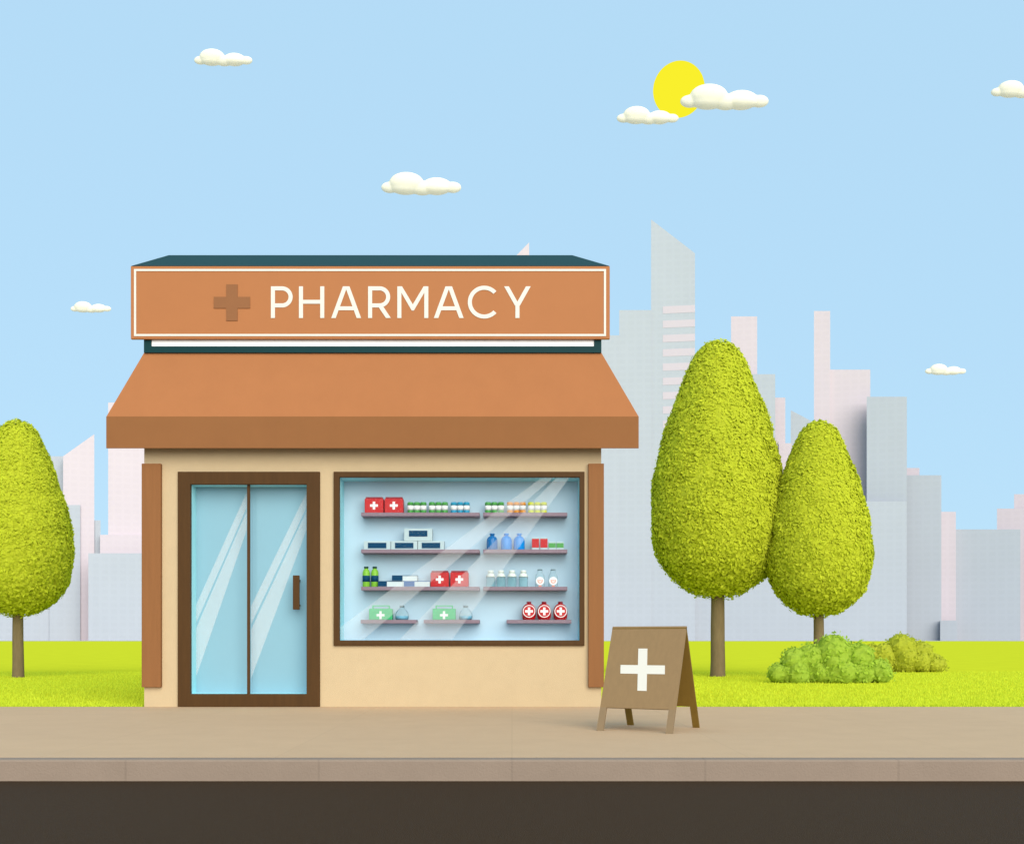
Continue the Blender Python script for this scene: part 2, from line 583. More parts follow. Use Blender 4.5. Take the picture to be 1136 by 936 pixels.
for xa, xb, dy in ((211.5, 274, 0), (277.6, 340, 0)):
    q = PD - .004
    xa2, xb2 = (217, 273.6) if xa < 220 else (278.6, 340)
    glare_streak('reflection_streak', [(xb2, 546 + dy), (xa2, 672), (xa2, 692), (xb2, 563)], q, door, 'door_glare_streak')
    glare_streak('reflection_streak', [(xb2, 567), (xa2, 698), (xa2, 752), (xb2, 588)], q, door, 'door_glare_streak')
hd = MB()
hx0, hz1 = W(325, 638, .04)
hx1, hz0 = W(332.3, 676, .04)
hd.box(hx0, hx1, .03, .055, hz0, hz1)
for z in (hz0 + .05, hz1 - .05):
    hd.box(hx0 + .02, hx1 - .02, .055, PD, z - .012, z + .012)
hd.build('handle', M['frame'], door, B0, .005)

# ------------------------------------------------------------------ sign
S0 = ((RX0 + RX1) / 2, SD, SZ0)
sign = thing('shop_sign', 'long orange fascia sign reading PHARMACY with brown cross and white border line', 'sign', S0)
MB().box(RX0, RX1, SD, -.052, SZ0, RZ0 - .003).build('sign_panel', M['sign'], sign, S0, .005)
bd = MB()
a0, a1 = W(148.8, 0, SD)[0], W(672.3, 0, SD)[0]
c0, c1 = W(0, 373, SD)[1], W(0, 298.6, SD)[1]
t = .0235
ring(bd, (a0, a1, c0, c1), (a0 + t, a1 - t, c0 + t, c1 - t), SD - .006, SD - .0005)
bd.build('border_line', M['cream_paint'], sign, S0)


def plus_poly(cx, cz, r, h):
    return [(cx - h, cz - r), (cx + h, cz - r), (cx + h, cz - h), (cx + r, cz - h), (cx + r, cz + h), (cx + h, cz + h),
            (cx + h, cz + r), (cx - h, cz + r), (cx - h, cz + h), (cx - r, cz + h), (cx - r, cz - h), (cx - h, cz - h)]


px1 = (D + SD) / F
cx, cz = W(257.5, 335.8, SD)
MB().prism(plus_poly(cx, cz, 20.1 * px1, 6.3 * px1), SD - .008, SD - .0005).build('cross_emblem', M['cross_brown'], sign, S0)

# lettering drawn as strokes (photo pixels on the sign)
LT = MB()
TY, BY, SW = 317.8, 352.9, 4.5


def letter_poly(pts):
    q = [W(x, y, SD) for x, y in pts]
    area = sum(q[i][0] * q[(i + 1) % len(q)][1] - q[(i + 1) % len(q)][0] * q[i][1] for i in range(len(q)))
    if area < 0:
        q = q[::-1]
    letter_poly.n += 1
    LT.prism(q, SD - .004 - .0004 * (letter_poly.n % 4), SD - .0005)


letter_poly.n = 0


def rect(x0, x1, y0, y1):
    letter_poly([(x0, y0), (x1, y0), (x1, y1), (x0, y1)])


def slant(xt, xb, yt=TY, yb=BY, w=4.9):
    letter_poly([(xt - w / 2, yt), (xt + w / 2, yt), (xb + w / 2, yb), (xb - w / 2, yb)])


def arc(cx, cy, r_out, a0, a1, n=26, sw=SW, sq=1.0):
    ps = [(cx + r_out * sq * math.cos(R(a0 + (a1 - a0) * i / n)), cy - r_out * math.sin(R(a0 + (a1 - a0) * i / n))) for i in range(n + 1)]
    ri = r_out - sw
    ps += [(cx + (r_out * sq - sw) * math.cos(R(a1 - (a1 - a0) * i / n)), cy - ri * math.sin(R(a1 - (a1 - a0) * i / n))) for i in range(n + 1)]
    letter_poly(ps)


def bowl(x0, xc, y0, y1):
    """P / R bowl: two bars and a half ring"""
    r = (y1 - y0) / 2
    rect(x0, xc, y0, y0 + SW)
    rect(x0, xc, y1 - SW, y1)
    arc(xc, (y0 + y1) / 2, r, -90, 90)


# P
rect(300.6, 305.1, TY, BY); bowl(305.1, 313.0, TY, 341.2)
# H
rect(331.7, 336.2, TY, BY); rect(355.3, 359.8, TY, BY); rect(336.2, 355.3, 332.8, 337.1)


def letter_A(x0, x1):
    c = (x0 + x1) / 2
    slant(c - 1.2, x0 + 2.8); slant(c + 1.2, x1 - 2.8)
    k = (343.6 - TY) / (BY - TY)
    rect(c - 1 - (c - 2 - x0) * k + 2.4, c + 1 + (x1 - c - 2) * k - 2.4, 340.0, 344.3)


letter_A(367.2, 401)
# R
rect(408.4, 412.9, TY, BY); bowl(412.9, 421.2, TY, 341.2)
letter_poly([(419.6, 340.2), (424.7, 339.4), (433.6, BY), (428.2, BY)])
# M
rect(440.8, 445.3, TY, BY); rect(470.7, 475.2, TY, BY)
letter_poly([(441.2, TY), (446.0, TY), (458.0, 337.8), (458.0, 344.6), (456.8, 344.6)])
letter_poly([(474.8, TY), (470.0, TY), (458.0, 337.8), (458.0, 344.6), (459.2, 344.6)])
letter_A(481, 514.7)
# C
arc(537.2, 335.35, 18.2, 42, 318, 44)
# Y
slant(561.9, 573.9, TY, 339.2, 5.2); slant(586.1, 574.1, TY, 339.2, 5.2); rect(571.8, 576.3, 337.2, BY)
LT.build('lettering', M['cream_paint'], sign, S0)

# ------------------------------------------------------------------ shelves and goods
GD = .19        # depth of the goods' axis
SF = .10        # shelf front
k_g = (D + GD) / F


def gx(px):
    return W(px, 0, GD)[0]


shelf_z = {}


def shelf(x0, x1, y0, y1, label, key):
    a, z1 = W(x0, y0, SF)
    b, z0 = W(x1, y1, SF)
    c = ((a + b) / 2, RV, z0)
    o = MB().box(a, b, SF, RV - .001, z0, z1).build('shelf', M['shelf'], None, c, .003)
    tag(o, label, 'shelf', 'shelves in the display window')
    shelf_z[key] = z1


shelf(400.6, 532, 568.3, 572.3, 'long top-row shelf carrying two red first-aid boxes and small jars', 'a')
shelf(536, 629.5, 568.3, 572.3, 'shorter top-row shelf carrying green, orange and yellow jars', 'b')
shelf(400.6, 532, 609.2, 613.2, 'long shelf carrying white cartons with navy panels', 'c')
shelf(536, 629.5, 609.2, 613.2, 'shelf carrying three blue bottles and small red and green boxes', 'd')
shelf(400.6, 532, 650.5, 654.5, 'shelf carrying lime bottles, flat cartons and two red first-aid boxes', 'e')
shelf(536, 629.5, 650.5, 654.5, 'shelf carrying six clear bottles, two with round white labels', 'f')
shelf(400, 462, 687.2, 691.2, 'short bottom-row shelf nearest the door with a green kit and a flask', 'g')
shelf(470, 532, 687.2, 691.2, 'short bottom-row shelf in the middle with a green kit and a flask', 'h')
shelf(562, 634, 687.2, 691.2, 'bottom-row shelf carrying three round red canisters', 'i')

BASEROW = dict(a=568.3, b=568.3, c=609.2, d=609.2, e=650.5, f=650.5, g=687.2, h=687.2, i=687.2)


class Good:
    """a product standing on a shelf: lays parts out in photo pixels about its axis"""

    def __init__(self, name, label, cat, key, xc, group=None, lift=0.0):
        self.base = (gx(xc), GD, shelf_z[key] + .0006 + lift * k_g)
        self.xc, self.row = xc, BASEROW[key] - lift
        self.t = thing(name, label, cat, self.base, group)

    def x(self, px):
        return (px - self.xc) * k_g

    def z(self, py):
        return max(0.0, (self.row - py) * k_g)

    def box(self, name, m, x0, x1, y0, y1, dep=.05, bevel=.003, front=None, parent=None):
        f = -dep if front is None else front
        bk = dep if front is None else f + .002
        return MB().box(self.x(x0), self.x(x1), f, bk, self.z(y1), self.z(y0)).build(name, M[m], parent or self.t, (0, 0, 0), bevel)

    def lathe(self, name, m, prof, parent=None, seg=20):
        return MB().lathe([(r * k_g, self.z(y)) for r, y in prof], 0, 0, seg).build(name, M[m], parent or self.t)

    def plus(self, name, m, px, py, r, h, front, parent=None):
        return MB().prism(plus_poly(self.x(px), self.z(py), r * k_g, h * k_g), front - .002, front).build(name, M[m], parent or self.t)


def red_kit(x0, x1, y0, key, label):
    c = (x0 + x1) / 2
    gd = Good('first_aid_box', label, 'first-aid box', key, c, 'red first-aid boxes')
    row = gd.row
    gd.box('body', 'red', x0, x1, y0 + 2, row, .06, .006)
    gd.box('lid', 'dark_red', x0 + 1, x1 - 1, y0, y0 + 2, .05, .003)
    cy = (y0 + row) / 2 + .8
    gd.plus('cross_mark', 'white', c, cy, 4.3, 1.35, -.0605)


red_kit(405.3, 426, 550.8, 'a', 'red first-aid box at the left end of the top-row shelf')
red_kit(427.2, 447.8, 550.8, 'a', 'red first-aid box on the top-row shelf, touching the green-lidded jars')
red_kit(478, 498.2, 632.8, 'e', 'red first-aid box beside the flat cartons on the third-row shelf')
red_kit(499.8, 520, 632.8, 'e', 'red first-aid box at the right end of the third-row shelf')

# small striped jars in trios
trios = [(452, 'green', 'a', 'green-banded trio beside the red first-aid boxes'),
         (475.8, 'green', 'a', 'green-banded trio beside the blue-banded trio'),
         (500, 'sky_blue', 'a', 'blue-banded trio ending the top-row shelf'),
         (538, 'green', 'b', 'green-banded trio beside the orange-banded trio'),
         (562.3, 'orange', 'b', 'orange-banded trio between green and yellow ones'),
         (585.6, 'yellow', 'b', 'yellow-banded trio on the top-row shelf')]
for x0, colour, key, words in trios:
    for j, pos in enumerate(('left', 'middle', 'right')):
        c = x0 + 3.45 + 7.1 * j
        gd = Good('pill_jar', '%s jar of the %s' % (pos, words), 'jar', key, c, 'small striped jars on the top-row shelves')
        row = gd.row
        gd.lathe('body', colour, [(3.3, row), (3.45, row - .4), (3.45, row - 8.2)])
        gd.lathe('label_band', 'white', [(3.5, row - 3.4), (3.5, row - 8.4)])
        gd.lathe('lid', colour, [(3.5, row - 8.5), (3.5, row - 11.2), (2.9, row - 12.3)])

# white cartons with a navy panel
for x0, x1, lift, label in ((404.5, 434, 0, 'white carton with navy panel at the left end of its row of three'),
                            (434.6, 463.6, 0, 'white carton with navy panel in the middle of its row of three'),
                            (464.2, 493, 0, 'white carton with navy panel at the right end of its row of three'),
                            (449, 480, 9.6, 'white carton with navy panel stacked on top of three others')):
    c = (x0 + x1) / 2
    gd = Good('medicine_carton', label, 'carton', 'c', c, 'white cartons with navy panels', lift)
    h = 9.4 if not lift else 13.4
    gd.box('carton', 'carton', x0, x1, gd.row - h, gd.row, .07, .002)
    pc = c + (0 if lift else (0.0))
    gd.box('label_panel', 'navy', pc - 10.2, pc + 10.2, gd.row - (7.4 if not lift else 11.2), gd.row - (1.3 if not lift else 4.6), 0, 0, -.0725)

# blue bottles
for x, m, label in ((546, 'royal', 'darker blue round-shouldered bottle, furthest from the red boxes'),
                    (561.8, 'streak_lit_blue', 'streak-brightened blue round-shouldered bottle between two others'),
                    (576, 'streak_lit_blue', 'streak-brightened blue round-shouldered bottle nearest the small red boxes')):
    gd = Good('blue_bottle', label, 'bottle', 'd', x, 'blue bottles in the display window')
    r = gd.row
    gd.lathe('body', m, [(5.8, r), (6.1, r - .6), (6.1, r - 10), (5.6, r - 12.4), (4.2, r - 14.2), (2.3, r - 15.2), (2.2, r - 16.2)], seg=24)
    gd.lathe('cap', m, [(2.6, r - 16.2), (3.0, r - 17.8), (2.7, r - 18.2)])

# small red and green boxes
for x0, x1, y0, m, label in ((589.8, 598.2, 595.6, 'red', 'small white-edged red box next to a blue bottle'),
                             (599, 607.6, 595.6, 'red', 'small white-edged red box touching a low green box'),
                             (608.3, 616.6, 600.4, 'green', 'low green box touching a small red box'),
                             (617, 625.4, 600.4, 'green', 'low green box at the right end of its shelf')):
    c = (x0 + x1) / 2
    gd = Good('small_box', label, 'box', 'd', c, 'small red and green boxes')
    gd.box('carton', 'carton', x0, x1, y0, gd.row, .04, .002)
    gd.box('colour_panel', m, x0 + .3, x1 - .3, y0 + 1.5, gd.row - 2.3, 0, 0, -.0425)

# lime bottles with navy labels
for x, label in ((406.3, 'lime green bottle with navy label at the left end of the shelf'),
                 (415.8, 'lime green bottle with navy label beside a flat carton')):
    gd = Good('lime_bottle', label, 'bottle', 'e', x, 'lime bottles in the display window')
    r = gd.row
    gd.lathe('body', 'lime', [(3.9, r), (4.1, r - .5), (4.1, r - 15.8), (3.5, r - 18), (2.2, r - 19.6), (2.0, r - 20.6)])
    gd.lathe('label_band', 'navy', [(4.2, r - 5.6), (4.2, r - 12.4)])
    gd.lathe('cap', 'dark_green', [(2.5, r - 20.6), (2.5, r - 22.6)])

# flat cartons lying on the shelf
for x0, x1, lift, lab, lx, label in ((420.3, 447.5, 0, 'navy', (420.3, 430), 'flat pale carton with navy end beside a lime bottle'),
                                     (447.8, 477.4, 0, 'mid_blue', (448.8, 460.5), 'flat pale carton with bright blue panel beside a red first-aid box'),
                                     (435.6, 463.5, 6.3, 'navy', (435.6, 447.3), 'flat pale carton with navy panel lying across two others')):
    c = (x0 + x1) / 2
    gd = Good('flat_carton', label, 'carton', 'e', c, 'flat cartons in the display window', lift)
    r = gd.row
    gd.box('carton', 'box_side', x0, x1, r - 5.5, r, .07, .002)
    gd.box('lid_edge', lab, x0, x1, r - 6.2, r - 5.5, .07, .0)
    gd.box('label_panel', lab, lx[0], lx[1], r - 6.1, r - .3, 0, 0, -.0725)

# clear bottles with white tops
for x, pos in ((544.3, 'left end'), (555.8, 'second from the left end'), (568, 'third from the left end'), (580.6, 'right end')):
    gd = Good('clear_bottle', 'clear aqua bottle with white shoulders, %s of its row of four' % pos, 'bottle', 'f', x, 'clear bottles with white shoulders')
    r = gd.row
    gd.lathe('body', 'aqua', [(4.6, r), (4.9, r - .5), (4.9, r - 11)])
    gd.lathe('shoulder', 'off_white', [(5.0, r - 11), (4.8, r - 12.4), (3.4, r - 15), (2.9, r - 15.4)])
    gd.lathe('cap', 'off_white', [(3.2, r - 15.4), (3.2, r - 18.4)])

# bottles with a round white label
for x, label in ((599, 'clear bottle with round white label beside the white-shouldered bottles'),
                 (613.6, 'clear bottle with round white label at the right end of its shelf')):
    gd = Good('round_label_bottle', label, 'bottle', 'f', x, 'bottles with round white labels')
    r = gd.row
    gd.lathe('body', 'pale_glass', [(4.8, r), (5.0, r - .5), (5.0, r - 11), (4.4, r - 13.6), (2.8, r - 15.2), (2.6, r - 18.2)])
    gd.lathe('cap', 'grey_cap', [(2.8, r - 18.3), (2.8, r - 19.6)])
    n = 20
    fy = -5.05 * k_g
    disc = [(4.6 * k_g * math.cos(2 * math.pi * i / n), (6.4 + 4.6 * math.sin(2 * math.pi * i / n)) * k_g) for i in range(n)]
    lb = MB().prism(disc, fy - .002, fy).build('label_disc', M['white'], gd.t)
    mk = MB()
    for rr0, rr1, a0, a1 in ((2.9, 1.9, 150, 390), ):
        ps = [(rr0 * math.cos(R(a0 + (a1 - a0) * i / 14)), rr0 * math.sin(R(a0 + (a1 - a0) * i / 14))) for i in range(15)]
        ps += [(rr1 * math.cos(R(a1 - (a1 - a0) * i / 14)), rr1 * math.sin(R(a1 - (a1 - a0) * i / 14))) for i in range(15)]
        mk.prism([(a * k_g, (6.6 + b) * k_g) for a, b in ps], fy - .0035, fy - .0022)
    mk.prism([(a * k_g, (6.9 + b) * k_g) for a, b in ((-1.4, -.5), (1.4, -.5), (1.4, .5), (-1.4, .5))], fy - .0035, fy - .0022)
    mk.build('print_mark', M['coral'], lb)
    gd.box('foot_mark', 'coral', x - 1.6, x + 1.6, r - 1.6, r - .1, 0, 0, fy - .002)

# green first-aid kits and flasks
for x0, x1, key, l1, fx, l2 in ((410, 435.6, 'g', 'green first-aid case on the short shelf nearest the door', 446,
                                 'round glass flask of blue liquid on the short shelf nearest the door'),
                                (480.2, 505.6, 'h', 'green first-aid case on the middle short shelf', 516.6,
                                 'round glass flask of blue liquid on the middle short shelf')):
    c = (x0 + x1) / 2
    gd = Good('first_aid_case', l1, 'first-aid case', key, c, 'green first-aid cases')
    r = gd.row
    gd.box('body', 'mint', x0, x1, r - 12.3, r, .055, .006)
    h = MB()
    for a, b, y0, y1 in ((c - 9.6, c - 8.4, 14.9, 12.3), (c + 8.4, c + 9.6, 14.9, 12.3), (c - 9.6, c + 9.6, 16.0, 14.9)):
        h.box(gd.x(a), gd.x(b), -.012, .012, y1 * k_g, y0 * k_g)
    h.build('handle', M['mint'], gd.t)
    gd.plus('cross_mark', 'white', c, r - 5.1, 4.4, 1.3, -.0555)
    fl = Good('flask', l2, 'flask', key, fx, 'glass flasks in the display window')
    fl.lathe('flask_body', 'pale_glass', [(6.0, r), (7.2, r - 1), (7.6, r - 3.6), (7.2, r - 6.6), (5.4, r - 10), (2.6, r - 12.6), (2.3, r - 14)], seg=28)
    fl.lathe('liquid', 'liquid', [(5.8, r - .3), (7.0, r - 1.2), (7.3, r - 3.4), (7.0, r - 4.2)], seg=28)
    fl.lathe('stopper', 'grey_cap', [(2.0, r - 13.6), (2.8, r - 14.2), (2.5, r - 16)])

# round red canisters
for x, label in ((586.8, 'round red canister with ringed white cross, left one of three'),
                 (603.6, 'round red canister with ringed white cross, between two others'),
                 (621.7, 'round red canister with ringed white cross, right one of three')):
    gd = Good('red_canister', label, 'canister', 'i', x, 'round red canisters')
    r = gd.row
    body = []
    for i in range(15):
        tt = i / 14
        y = 18.0 * tt
        w = 7.9 * math.sqrt(max(0.0, 1 - ((y - 8.2) / 10.2) ** 2)) if y > 8.2 else 7.9 - 1.6 * ((8.2 - y) / 8.2) ** 3
        body.append((max(w, 1.6), r - y))
    gd.lathe('body', 'red', body, seg=28)
    gd.lathe('cap', 'dark_red', [(2.4, r - 17.9), (2.8, r - 19.6), (2.4, r - 20.2)])
    fy = -8.0 * k_g
    n = 28
    rg = MB()
    for i in range(n):
        a0, a1 = 2 * math.pi * i / n, 2 * math.pi * (i + 1) / n
        q = [(rr * k_g * math.cos(a), (9.3 + rr * math.sin(a)) * k_g) for rr, a in ((6.9, a0), (6.9, a1), (6.1, a1), (6.1, a0))]
        rg.prism(q, fy - .003, fy + .0)
    rg.build('ring_mark', M['white'], gd.t)
    dsc = [(6.1 * k_g * math.cos(2 * math.pi * i / n), (9.3 + 6.1 * math.sin(2 * math.pi * i / n)) * k_g) for i in range(n)]
    MB().prism(dsc, fy - .0015, fy + .02).build('badge', M['red'], gd.t)
    gd.plus('cross_mark', 'white', x, r - 9.3, 4.3, 1.3, fy - .0016)

# ------------------------------------------------------------------ sandwich board
yb_ = gy(809)
sb = (D + yb_) / F
bxc = (720 - VX) * sb
BO = (bxc, yb_, .004)
board = thing('sandwich_board', 'brown wooden A-frame sandwich board with white cross standing on the pavement', 'sandwich board', BO)
TH = R(28)
u = Vector((math.cos(TH), -math.sin(TH), 0))
nf = Vector((-math.sin(TH), -math.cos(TH), 0))
Hb = CZ + (VY - 695) * sb
half = 38.4 * sb / math.cos(TH)
spread = 21.5 * sb / math.sin(TH)
zp = CZ - (784 - VY) * sb


def slab(z0, z1, u0, u1, sgn, thick, off=0.0):
    """slanted slab on the front (+1) or rear (-1) leaf between heights z0, z1"""
    pts = []
    d = nf * sgn
    nn = (d * Hb + Vector((0, 0, spread))).normalized()
    for z in (z0, z1):
        s = spread * (Hb - z) / Hb
        for uu, o in ((u0, off), (u1, off), (u1, off - thick), (u0, off - thick)):
            pts.append(u * uu + d * s + nn * o + Vector((0, 0, z)))
    if sgn < 0:
        pts = [pts[i] for i in (1, 0, 3, 2, 5, 4, 7, 6)]
    return MB().hexa(pts)


lw_ = .058
slab(zp, Hb, -half, half, 1, .016).build('front_panel', M['board'], board)
slab(zp, Hb - .01, -half, half, -1, .016).build('rear_panel', M['board_shaded'], board)
for s0, s1 in ((-half, -half + lw_), (half - lw_, half)):
    slab(0, zp, s0, s1, 1, .016).build('leg', M['board_leg'], board)
    slab(0, zp, s0, s1, -1, .016).build('leg', M['board_shaded'], board)
# white cross lying in the front panel
d = nf
nn = (d * Hb + Vector((0, 0, spread))).normalized()
cr = MB()
zc = CZ - (742.5 - VY) * sb
up = Vector((0, 0, 1)) - d * (spread / Hb) - u * (.62 * math.tan(TH) * spread / Hb)     # painted upright on the leaning leaf
uc = (712.3 - 712.6) * sb
rr, hh = 22.8 * sb, 4.7 * sb
vs = []
for o in (.003, .0003):
    for a, b in plus_poly(0, 0, 1, hh / rr):
        p = u * (uc + a * rr / math.cos(TH)) + d * (spread * (Hb - zc) / Hb) + Vector((0, 0, zc)) + up * (b * rr) + nn * o
        vs.append(p)
fs = [tuple(range(12)), tuple(range(23, 11, -1))] + [(i, i + 12, (i + 1) % 12 + 12, (i + 1) % 12) for i in range(12)]
cr.add(vs, fs)
cr.build('cross_mark', M['cream_paint'], board)

# ------------------------------------------------------------------ trees
EGG = [(0, 0), (.004, .10), (.018, .21), (.042, .31), (.07, .385), (.113, .46), (.176, .555), (.246, .66), (.32, .755), (.42, .87),
       (.53, .96), (.64, .998), (.69, 1.0), (.74, .985), (.81, .93), (.863, .85), (.915, .69), (.95, .53), (.98, .33), (1, 0)]


def egg_r(tt):
    ts = [p[0] for p in EGG]
    return np.interp(tt, ts, [p[1] for p in EGG])


def quads(cen, nrm, size, rng, aspect=.55):
    """leaf quads (pointed diamonds) with given centres and normals"""
    n = len(cen)
    rnd = rng.normal(size=(n, 3))
    t1 = np.cross(nrm, rnd)
    t1 /= np.linalg.norm(t1, axis=1)[:, None] + 1e-9
    t2 = np.cross(nrm, t1)
    s = (size * rng.uniform(.7, 1.3, n))[:, None]
    v = np.stack([cen - t1 * s, cen - t2 * s * aspect, cen + t1 * s, cen + t2 * s * aspect], 1).reshape(-1, 3)
    f = np.arange(4 * n).reshape(-1, 4)
    return v, f


def leafy(name, material, parent, core_v, core_f, cen, nrm, size, seed, tilt=.55):
    rng = np.random.default_rng(seed)
    nn = nrm + rng.normal(size=nrm.shape) * tilt
    nn /= np.linalg.norm(nn, axis=1)[:, None]
    v, f = quads(cen, nn, size, rng)
    faces = [tuple(q) for q in core_f] + [tuple(int(i) + len(core_v) for i in q) for q in f]
    return np_mesh(name, np.vstack([core_v, v]), faces, material, parent)


def crown_mesh(rad, h, seed, n_leaf, size, parent):
    rng = np.random.default_rng(seed)
    # knobbly inner mass
    seg, rings = 40, 34
    core, cf = [], []
    for i in range(rings + 1):
        tt = i / rings
        for k in range(seg):
            a = 2 * math.pi * k / seg
            rr = egg_r(tt) * rad * (.948 + .012 * math.sin(5 * a + 9 * tt) + .012 * rng.normal())
            core.append((rr * math.cos(a), rr * math.sin(a), h * (1 - tt) * .985 + .008 * h))
    for i in range(rings):
        for k in range(seg):
            k2 = (k + 1) % seg
            cf.append(((i + 1) * seg + k, (i + 1) * seg + k2, i * seg + k2, i * seg + k))
    tts = np.linspace(0, 1, 400)
    w = egg_r(tts) + .03
    cdf = np.cumsum(w) / np.sum(w)
    tt = np.interp(rng.random(n_leaf), cdf, tts)
    a = rng.uniform(0, 2 * math.pi, n_leaf)
    lumps = .012 * np.sin(7 * a + 13 * tt) + .010 * np.sin(11 * a - 23 * tt) + .012 * np.sin(3 * a + 31 * tt)
    rr = egg_r(tt) * rad * (.968 + lumps + rng.normal(size=n_leaf) * .014)
    cen = np.stack([rr * np.cos(a), rr * np.sin(a), h * (1 - tt) + rng.normal(size=n_leaf) * .01 * h * .6], 1)
    dr = (egg_r(np.clip(tt + .01, 0, 1)) - egg_r(np.clip(tt - .01, 0, 1))) * rad / (.02 * h)
    nrm = np.stack([np.cos(a), np.sin(a), dr], 1)
    nrm /= np.linalg.norm(nrm, axis=1)[:, None]
    return leafy('crown', M['leaf'], parent, np.array(core), cf, cen, nrm, size, seed + 1, .32)


def trunk_mesh(r, h, crown_h, parent):
    mb = MB()
    n = 14
    prof = [(r * 1.12, -.03), (r * 1.05, .06), (r * 1.0, .3), (r * .96, h * .6), (r * .92, h), (r * .55, h + crown_h * .45), (r * .15, h + crown_h * .8)]
    vs, fs = [], []
    for rr, z in prof:
        for k in range(n):
            a = 2 * math.pi * k / n
            q = rr * (1 + .04 * math.sin(3 * a + z * 4))
            vs.append((q * math.cos(a), q * math.sin(a), z))
    for i in range(len(prof) - 1):
        for k in range(n):
            k2 = (k + 1) % n
            fs.append((i * n + k, i * n + k2, (i + 1) * n + k2, (i + 1) * n + k))
    mb.add(vs, fs, True)
    for k in range(6):      # limbs reaching into the crown
        a = k * 2.4
        z0 = h + crown_h * (.08 + .09 * k)
        L = crown_h * .22
        e1 = Vector((math.cos(a), math.sin(a), 0))
        p0, p1 = Vector((0, 0, z0)), Vector((0, 0, z0 + L * .8)) + e1 * L * .6
        side = e1.cross(Vector((0, 0, 1)))
        q0, q1 = r * .35, r * .12
        pts = []
        for p, q in ((p0, q0), (p1, q1)):
            pts += [p + side * q, p + e1.cross(side) * q * .7, p - side * q, p - e1.cross(side) * q * .7]
        mb.add(pts, [(0, 1, 5, 4), (1, 2, 6, 5), (2, 3, 7, 6), (3, 0, 4, 7)], True)
    return mb.build('trunk', M['bark'], parent)


def tree(x0, x1, ytop, ybot, tw, base, label, seed, n_leaf):
    y = gy(base)
    s = (D + y) / F
    xc = ((x0 + x1) / 2 - VX) * s
    t_ = thing('tree', label, 'tree', (xc, y, 0), 'lime green egg-shaped trees')
    zb, zt = CZ + (VY - ybot) * s, CZ + (VY - ytop) * s
    rad = (x1 - x0) / 2 * s
    cr_ = crown_mesh(rad, zt - zb, seed, n_leaf, .043, t_)
    cr_.location.z = zb
    trunk_mesh(tw / 2 * s, zb + .06, zt - zb, t_)
    return t_


tree(721.5, 871, 379.5, 664.5, 16, 750, 'tallest tree, with lime egg-shaped crown, beside the pharmacy behind the sandwich board', 11, 66000)
t2 = tree(850.5, 966, 468, 684.5, 12, 751.5, 'smaller lime egg-shaped tree rising behind the bushes', 23, 44000)
t3 = copy_tree(t2)
t3['label'] = 'lime egg-shaped tree standing alone beside the pharmacy door side, cut by the picture edge'
k3 = (D + gy(751)) / (D + gy(751.5))
t3.location = ((20 - VX) * (D + gy(751)) / F, gy(751), 0)
t3.rotation_euler = (0, 0, 2.1)
t3.scale = (k3, k3, k3)


# ------------------------------------------------------------------ bushes
def bush(lobes, base, m, label, seed, density):
    y = gy(base)
    s = (D + y) / F
    xs = [l[0] for l in lobes]
    xc = (min(xs) + max(xs)) / 2
    t_ = thing('bush', label, 'bush', ((xc - VX) * s, y, 0), 'low rounded bushes')
    rng = np.random.default_rng(seed)
    x_lo, x_hi = min(l[0] - l[2] for l in lobes), max(l[0] + l[2] for l in lobes)
    low = 11 if base > 750 else 9
    fill = []
    for k in range(13):         # low lobes along the ground, middle lobes above them
        px = x_lo + low + (x_hi - x_lo - 2 * low) * k / 12
        fill.append((px, base - low + rng.uniform(-1, 1.5), low * rng.uniform(.95, 1.1)))
    for px, py, r in lobes:
        for q in (.35, .6, .8):
            yy_ = py + (base - py) * q
            if yy_ < base - 8:
                fill.append((px + rng.uniform(-4, 4), yy_, r * rng.uniform(.68, .8)))
    cens = []
    for px, py, r in lobes:
        cens.append(((px - xc) * s, rng.uniform(-.05, .05), (base - py) * s, r * s))
    for px, py, r in fill:
        cens.append(((px - xc) * s, rng.uniform(-.22, .12), (base - py) * s, r * s))
    core, cf, lc, ln_ = [], [], [], []
    for cx, cy, cz, r in cens:
        rz = r
        mb = MB().ellipsoid((cx, cy, cz), (r * .93, r * .93, rz * .93), 18, 12, 0.0)
        n0 = len(core)
        core += [(cx + (p[0] - cx) * q_, cy + (p[1] - cy) * q_, max(0.0, cz + (p[2] - cz) * q_)) for p, q_ in zip(mb.v, rng.uniform(.90, 1.05, len(mb.v)))]
        cf += [tuple(i + n0 for i in q) for q in mb.f]
        n = int(density * r * r * 60)
        dv = rng.normal(size=(n, 3))
        dv /= np.linalg.norm(dv, axis=1)[:, None]
        p = np.array((cx, cy, cz)) + dv * (r * .97 + rng.normal(size=(n, 1)) * .03)
        keep = p[:, 2] > .015
        for qx, qy, qz, qr in cens:
            if (qx, qz) != (cx, cz):
                keep &= np.linalg.norm(p - np.array((qx, qy, qz)), axis=1) > qr * .93
        lc.append(p[keep]); ln_.append(dv[keep])
    leafy('foliage', M[m], t_, np.array(core), cf, np.vstack(lc), np.vstack(ln_), .036, seed + 5, .75)
    mb = MB()
    for k in range(5):
        x = -.35 + .17 * k
        mb.lathe([(.02, -.02), (.015, .18)], x, .02 * (k % 2), 8)
    mb.build('stem', M['bark'], t_)
    return t_


